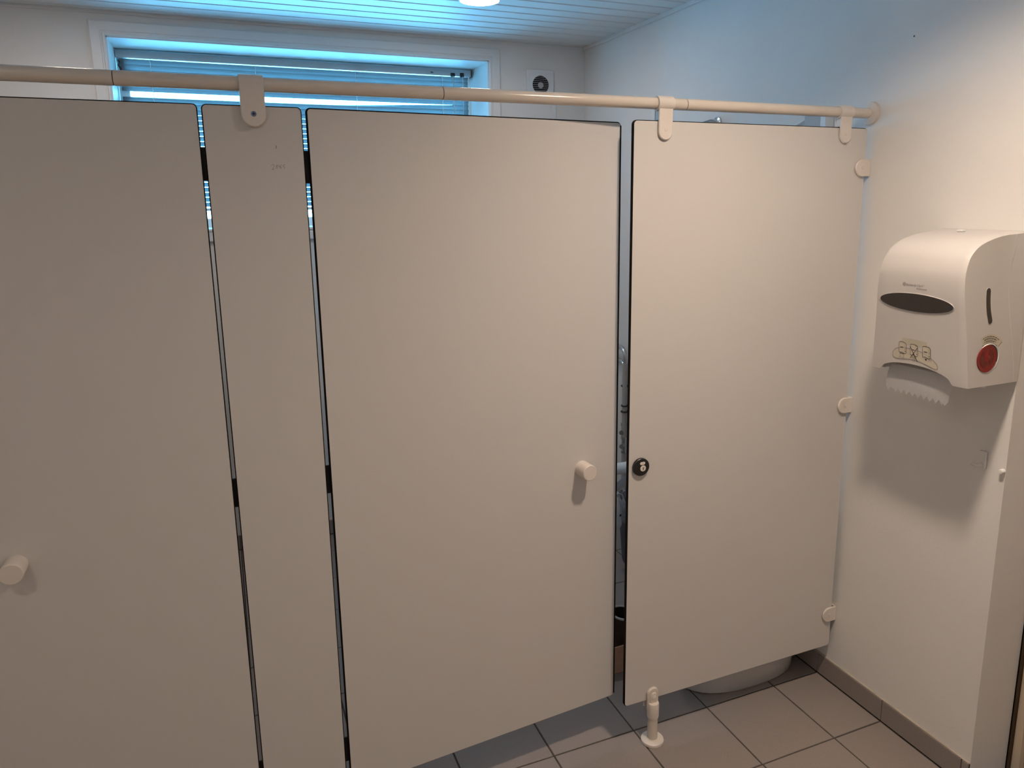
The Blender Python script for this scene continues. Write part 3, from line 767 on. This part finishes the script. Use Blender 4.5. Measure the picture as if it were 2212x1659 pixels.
# arc sticker
def arcp(r, a, lift): 
    x, z = dc[0]+.002+r*math.cos(math.radians(a)), dc[2]+r*math.sin(math.radians(a)); return (x, yn(z)-lift, z)
b = new(); vs = [b.verts.new(arcp(.0410, a, .0003)) for a in range(128, 38, -6)]+[b.verts.new(arcp(.0655, a, .0003)) for a in range(38, 128, 6)]
b.faces.new(vs); bmesh.ops.recalc_face_normals(b, faces=b.faces)
s2 = obj('sticker', b, M['sticker'], td, label='curved yellowed sticker above the red dial')
b = new()
for r, a0, a1, wd in ((.0590, 116, 52, .0018), (.0545, 112, 60, .0015), (.0522, 113, 59, .0015), (.0480, 117, 58, .0013), (.0460, 106, 66, .0015)):
    a = a0
    while a > a1:
        L_ = random.uniform(4, 10); e_ = max(a-L_, a1)
        ribbon(b, [arcp(r, a-(a-e_)*k/3, .0003) for k in range(4)], wd, (0, -1, 0)); a = e_-1.3
ribbon(b, [arcp(.0425, a, .0003) for a in range(125, 45, -5)], .0008, (0, -1, 0))
for a in (125, 49): ribbon(b, [arcp(.0410, a, .0003), arcp(.0445, a, .0003)], .0018, (0, -1, 0))
ribbon(b, [arcp(.0440, 40, .0003), arcp(.0640, 40, .0003)], .0008, (0, -1, 0))
sub('sticker_print', b, M['ink'], s2)
# paper hanging out
b = new(); V = []; x0p, zt_ = 1.815, 1.300
rowsn = 10; ncol = 44; yA, yB = -.5120, -.3000
for r_i in range(rowsn+1):
    t = r_i/rowsn; row = []
    for c_ in range(ncol+1):
        u_ = c_/ncol; y = yA+(yB-yA)*u_
        z = zt_-.0720*t+.003*u_*t; x = x0p-.012*math.sin(t*2.2)+.020*t*t*0+.004*t
        if r_i == rowsn: z += -.013*(1 if (c_ % 4 in (2,)) else (.0 if c_ % 4 == 0 else .5))+random.uniform(-.001, .001)
        y2 = y+(.006*t*t if u_ > .9 else 0)-(-.010*t*t if u_ < .08 else 0)
        row.append(b.verts.new((x, y2, z)))
    V.append(row)
for a, c in zip(V, V[1:]):
    for k in range(ncol): b.faces.new((a[k], a[k+1], c[k+1], c[k]))
bmesh.ops.solidify(b, geom=b.faces[:], thickness=.0004)
tag(recentre(obj('paper_towel', b, M['paper'], None, smooth=True), (1.81, -.42, 1.312)), 'white paper towel with torn saw-tooth edge hanging from the wall dispenser', 'paper')

# small things on the right wall
hk = thing('wall_hook', 'small hook painted in wall colour below the towel dispenser', 'hook', (XR, -.500, 1.036))
obj('back_plate', B(XR-.010, XR-.0003, -.5110, -.4890, 1.010, 1.064, bev=.003), M['wall'], hk)
obj('prong', tube(new(), [(XR-.006, -.500, 1.022), (XR-.030, -.496, 1.024), (XR-.045, -.492, 1.034)], [.006, .0055, .007], 10), M['wall'], hk, smooth=True)
tag(recentre(obj('door_bumper', lathe(new(), (XR-.0003, -.5600, 1.0215), (-1, 0, 0), [(0, 0), (.0075, 0), (.0075, .010), (.006, .013), (0, .014)], 20), M['white_plastic'], None, smooth=True), (XR, -.56, 1.0215)),
    'tiny white round bumper at the corner of the right wall', 'bumper')
tag(recentre(obj('nail_hole', lathe(new(), (XR-.0001, -.1352, 2.2584), (-1, 0, 0), [(0, 0), (.0028, 0), (.002, .0012), (0, .0014)], 8), M['joint'], None), (XR, -.1352, 2.2584)),
    'small dark nail head high on the bare right wall', 'nail')

# doorway in the right wall
d1 = struct('door_1', B(2.190, 2.230, -1.49, YD-.006, .008, 2.11, bev=.002, seg=1), M['door_leaf'])
b = new(); box(b, 2.151, 2.159, YD-.012, YD-.0004, 0, 2.118); box(b, 2.151, 2.30, YD-.004, YD-.0004, 0, 2.118)
obj('door_seal', b, M['brown_seal'], d1, label='dark brown door seal')
obj('door_jamb', B(2.1605, 2.186, YD-.034, YD-.0045, 0, 2.112, bev=.002, seg=1), M['door_leaf'], d1)

# ------------------------------------------------------------------ extractor fan and conduit on the back wall
fn = thing('extractor_fan', 'square white extractor fan with round slatted grille beside the high window', 'fan', (1.705, YB, 2.412))
FXc, FZc = 1.7045, 2.4135; h = .0785
b = new()
slab(b, rrect(FXc-h, FXc+h, FZc-h, FZc+h, .004, 2), YB-.020, YB-.0003, .002, 0, 0)
obj('cover_plate', b, M['white_plastic'], fn)
obj('grille_recess', lathe(new(), (FXc, YB-.020, FZc), (0, -1, 0), [(0, .0002), (.0480, .0002), (.0480, .0008), (0, .001)], 40), M['fan_dark'], fn)
obj('hub', lathe(new(), (FXc, YB-.021, FZc-.002), (0, -1, 0), [(0, 0), (.0165, 0), (.016, .001), (0, .0014)], 24), M['grey_panel'], fn)
for k in range(9):
    z = FZc-.040+k*.0100; wv = math.sqrt(max(.0001, .048**2-(z-FZc)**2))
    obj('grille_slat', B(FXc-wv, FXc+wv, YB-.0245, YB-.0215, z-.0008, z+.0008), M['grey_panel'], fn)
for k in range(11):
    z = FZc-.055+k*.0110
    wv = math.sqrt(max(0, .050**2-(z-FZc)**2)) if abs(z-FZc) < .05 else 0
    obj('plate_rib', B(FXc-.066, FXc-wv-.001, YB-.0212, YB-.0198, z-.0006, z+.0006), M['white_plastic'], fn)
    obj('plate_rib', B(FXc+wv+.001, FXc+.066, YB-.0212, YB-.0198, z-.0006, z+.0006), M['white_plastic'], fn)
cd = obj('cable_conduit', B(1.7790, 1.8010, YB-.012, YB-.0003, .09, FZc-h-.002, bev=.002, seg=1), M['white_plastic'])
tag(recentre(cd, (1.79, YB, .09)), 'white plastic cable conduit running down from the extractor fan', 'conduit')

# ------------------------------------------------------------------ ceiling lamps
def lamp(x, y, m, label, skirt=.011):
    t = thing('ceiling_lamp', label, 'lamp', (x, y, ZC), 'round ceiling lamps')
    obj('lamp_ring', lathe(new(), (x, y, ZC+.0002), (0, 0, -1), [(.0810, 0), (.0890, 0), (.0895, .004), (.0875, skirt-.001), (.0830, skirt), (.0815, skirt-.002), (.0810, 0)], 48), M['white_plastic'], t, smooth=True)
    obj('lamp_glass', lathe(new(), (x, y, ZC), (0, 0, -1), [(0, .0005), (.0805, .0005), (.0800, .007), (.070, .0125), (.040, .0160), (0, .0170)], 40), m, t, smooth=True, label='pebbled lit glass')
lamp(LAMPS[0][0], LAMPS[0][1], M['lamp_rear'], 'lit round ceiling lamp above the right cubicle, by the window')
lamp(LAMPS[1][0], LAMPS[1][1], M['lamp_front'], 'lit round ceiling lamp above the washing area', .060)
lamp(-.45, 1.295, M['lamp_left'], 'lit round ceiling lamp above the left cubicle')
lamp(-.80, -1.55, M['lamp_fill'], 'added unseen fill lamp in the left corner, brightening the left door', .03)  # unseen weak lamp added to brighten the left door

# ------------------------------------------------------------------ right cubicle contents
# toilet against the right wall
tl = thing('toilet', 'white floor-standing toilet, its foot showing under the right panel', 'toilet', (1.70, .265, 0))
def loft(b, secs, n=40, e=2.3, capb=True, capt=True):
    rings = []
    for z, cx, cy, ax, ay in secs:
        rg = []
        for k in range(n):
            a = 2*PI*k/n; c, s = math.cos(a), math.sin(a)
            rg.append(b.verts.new((cx+ax*math.copysign(abs(c)**(2/e), c), cy+ay*math.copysign(abs(s)**(2/e), s), z)))
        rings.append(rg)
    for a, c in zip(rings, rings[1:]):
        for k in range(n): b.faces.new((a[k], a[(k+1) % n], c[(k+1) % n], c[k]))
    if capb: b.faces.new(rings[0][::-1])
    if capt: b.faces.new(rings[-1])
    return b
TY = .262
obj('pedestal', loft(new(), [(.001, 1.700, TY, .258, .180), (.008, 1.700, TY, .264, .185), (.060, 1.702, TY, .266, .187), (.10, 1.704, TY, .262, .182), (.15, 1.710, TY, .245, .160), (.22, 1.705, TY, .225, .135)], e=2.7), M['porcelain'], tl, smooth=True)
obj('bowl', loft(new(), [(.22, 1.705, TY, .225, .135), (.30, 1.67, TY, .265, .165), (.385, 1.66, TY, .290, .182), (.40, 1.66, TY, .290, .182), (.402, 1.64, TY, .215, .125), (.33, 1.65, TY, .17, .09)], capt=True), M['porcelain'], tl, smooth=True)
obj('seat', loft(new(), [(.403, 1.655, TY, .285, .180), (.425, 1.655, TY, .285, .180), (.432, 1.655, TY, .275, .172)]), M['white_plastic'], tl, smooth=True)
cs = obj('cistern', B(1.845, XR-.012, TY-.175, TY+.175, .405, .790, bev=.022, seg=3), M['porcelain'], tl, smooth=True)
sub('flush_button', lathe(new(), (1.905, TY, .790), (0, 0, 1), [(0, -.001), (.022, -.001), (.022, .004), (0, .006)], 24), M['chrome'], cs, smooth=True)

# hinged arm and the pipes behind it on the right wall
bs = thing('grab_bar', 'white rounded horizontal arm on the right wall, seen through the gap', 'rail', (XR, .85, .618))
obj('padded_bar', lathe(new(), (XR-.030, .85, .618), (-1, 0, 0), [(0, 0), (.024, 0), (.0255, .004), (.0255, .52), (.0235, .535), (.017, .545), (0, .549)], 28), M['white_plastic'], bs, smooth=True)
obj('wall_mount', B(XR-.032, XR-.0005, .805, .895, .480, .670, bev=.006), M['white_plastic'], bs)
obj('lower_brace', tube(new(), [(XR-.030, .85, .520), (1.80, .852, .545), (1.66, .853, .570), (1.585, .853, .560), (1.54, .853, .530), (1.50, .853, .520), (1.44, .852, .560), (1.435, .851, .600)], .017, 14), M['grey_panel'], bs, smooth=True)
pw = thing('water_pipes', 'pair of grey water pipes with valves on the wall beside the gap', 'pipes', (1.955, 1.55, .9))
def elbow(yv, ztop, x, far):
    pts = [(x, yv+far, ztop+.030), (x, yv+.055, ztop+.028), (x, yv+.030, ztop+.024), (x, yv+.010, ztop+.010), (x, yv, ztop-.012), (x, yv, ztop-.05)]
    return pts
for yv, zt2, xx, v0 in ((1.522, .905, 1.958, .545), (1.487, .985, 1.940, .480)):
    obj('elbow', tube(new(), elbow(yv, zt2, xx, .20), .0115, 12), M['chrome'], pw, smooth=True)
    obj('pipe', cyl(new(), (xx, yv, .11), (xx, yv, zt2-.05), .0125, n=16), M['pipe_paint'], pw, smooth=True)
    b = lathe(new(), (xx, yv, v0-.045), (0, 0, 1), [(0, 0), (.017, 0), (.017, .014), (.013, .016), (.014, .075), (.018, .077), (.018, .09), (0, .09)], 16)
    cyl(b, (xx, yv, v0), (xx-.03, yv-.03, v0+.004), .008, n=10); cyl(b, (xx-.028, yv-.028, v0+.004), (xx-.036, yv-.036, v0+.004), .013, n=12)
    obj('valve', b, M['chrome'], pw, smooth=True)
for xx, yv, zc in ((1.940, 1.487, .668), (1.940, 1.487, .700), (1.958, 1.522, .655), (1.958, 1.522, .800)):
    b = tube(new(), [(xx+.0165*math.cos(2*PI*k/16), yv+.0165*math.sin(2*PI*k/16), zc) for k in range(17)], .0042, 6, cap=False)
    ob = obj('pipe_clip', b, M['black'], pw, smooth=True)
    sub('clip_arm', B(xx+.014, XR-.001, yv-.004, yv+.004, zc-.004, zc+.004), M['black'], ob)

# waste bin with liner
wb = thing('waste_bin', 'blue-grey waste bin with clear liner, behind the gap', 'bin', (1.80, 1.05, 0))
BX, BY = 1.830, 1.090
obj('bin_body', loft(new(), [(.001, BX, BY, .095, .095), (.02, BX, BY, .100, .100), (.345, BX, BY, .122, .122), (.352, BX, BY, .125, .125), (.346, BX, BY, .118, .118), (.05, BX, BY, .095, .095)], e=2.6), M['bin'], wb, smooth=True)
b = new(); rings = []
nn = 48
for q, (rr, zz) in enumerate(((.112, .30), (.121, .345), (.128, .368), (.131, .352), (.134, .30), (.133, .25))):
    rings.append([b.verts.new((BX+(rr+.005*math.sin(k*1.9+q))*math.cos(2*PI*k/nn), BY+(rr+.005*math.sin(k*1.9+q))*math.sin(2*PI*k/nn), zz+(.012*math.sin(k*2.3)+.012*math.sin(k*.7) if q in (2, 5) else 0))) for k in range(nn)])
for a, c in zip(rings, rings[1:]):
    for k in range(nn): b.faces.new((a[k], a[(k+1) % nn], c[(k+1) % nn], c[k]))
obj('liner', b, M['bag'], wb, smooth=True, label='thin clear plastic liner folded over the rim')
pb = thing('plastic_bag', 'white plastic bag with small black marks hanging by the waste bin', 'bag', (1.655, 1.06, .33))
b = loft(new(), [(.235, 1.652, 1.06, .024, .026), (.25, 1.652, 1.06, .031, .030), (.33, 1.650, 1.063, .028, .026), (.375, 1.648, 1.066, .018, .016), (.395, 1.650, 1.068, .006, .006)], n=20, e=2)
for v in b.verts: v.co.x += random.uniform(-.003, .003); v.co.y += random.uniform(-.003, .003)
obj('bag_body', b, M['white_plastic'], pb, smooth=True)
obj('bag_handle', tube(new(), [(1.650, 1.068, .390), (1.672, 1.070, .402), (1.698, 1.074, .385), (1.706, 1.076, .350)], .0022, 6), M['white_plastic'], pb)
obj('printed_mark', flat(new(), [(1.654, 1.026, .300), (1.664, 1.026, .302), (1.663, 1.026, .312), (1.655, 1.026, .310)], (0, -.0015, 0)), M['ink'], pb)

# cardboard box and boot just inside the gap
bx_ = thing('cardboard_box', 'open brown cardboard box on the floor behind the gap', 'box', (1.30, .36, 0))
def wallb(x0, x1, y0, y1, z0, z1): return B(x0, x1, y0, y1, z0, z1)
gx0, gx1, gy0, gy1, gh = 1.175, 1.395, .352, .600, .112
for q in ((gx0, gx1, gy0, gy0+.004, .001, gh), (gx0, gx1, gy1-.004, gy1, .001, gh), (gx0, gx0+.004, gy0+.004, gy1-.004, .001, gh), (gx1-.004, gx1, gy0+.004, gy1-.004, .001, gh)):
    obj('side_wall', wallb(*q), M['cardboard'], bx_)
obj('bottom', wallb(gx0+.004, gx1-.004, gy0+.004, gy1-.004, .001, .006), M['cardboard'], bx_)
bt = thing('boot', 'dark boot standing upright in the cardboard box', 'boot', (1.345, .44, .007))
b = new(); V = loft(b, [(.0085, 1.345, .455, .045, .085), (.03, 1.345, .455, .047, .087), (.07, 1.343, .450, .044, .070), (.11, 1.338, .435, .040, .050), (.165, 1.335, .430, .040, .048), (.195, 1.335, .430, .042, .050), (.198, 1.335, .430, .036, .044), (.12, 1.337, .433, .032, .04)], n=28, e=2.2)
obj('shaft', b, M['boot'], bt, smooth=True)
obj('collar', tube(new(), [(1.335+.042*math.cos(2*PI*k/24), .430+.050*math.sin(2*PI*k/24), .197) for k in range(25)], .0045, 8, cap=False), M['grey_panel'], bt, smooth=True, label='grey padded rim')

# chrome spout and small fittings above the right panel
sh = thing('shower_spout', 'small chrome spout on the right wall, just showing above the panel', 'tap', (XR, .836, 2.10))
obj('wall_rosette', lathe(new(), (XR-.0003, .815, 2.100), (-1, 0, 0), [(0, 0), (.026, 0), (.024, .008), (.012, .013), (0, .013)], 28), M['chrome'], sh, smooth=True)
obj('spout', tube(new(), [(XR-.01, .815, 2.102), (XR-.035, .820, 2.103), (XR-.055, .835, 2.098), (XR-.085, .860, 2.088), (XR-.105, .880, 2.076)], [.013, .012, .009, .008, .009], 14), M['chrome'], sh, smooth=True)
wc = thing('wall_cabinet', 'pale grey shallow wall box behind the top of the right panel', 'box', (XR, .22, 1.95))
obj('cabinet_body', B(XR-.030, XR-.0005, .192, .275, 1.72, 2.070, bev=.002, seg=1), M['grey_panel'], wc)
obj('edge_strip', B(XR-.036, XR-.0005, .165, .1915, 1.72, 2.066, bev=.002, seg=1), M['white_plastic'], wc)
sc = obj('slanted_strip', tube(new(), [(XR-.006, .420, 2.025), (XR-.008, .340, 2.045), (XR-.008, .285, 2.062)], [.0030, .0045, .0030], 8), M['white_plastic'], None, smooth=True)
tag(recentre(sc, (XR, .34, 2.04)), 'thin slanting white cable on the wall above the right panel', 'cable')
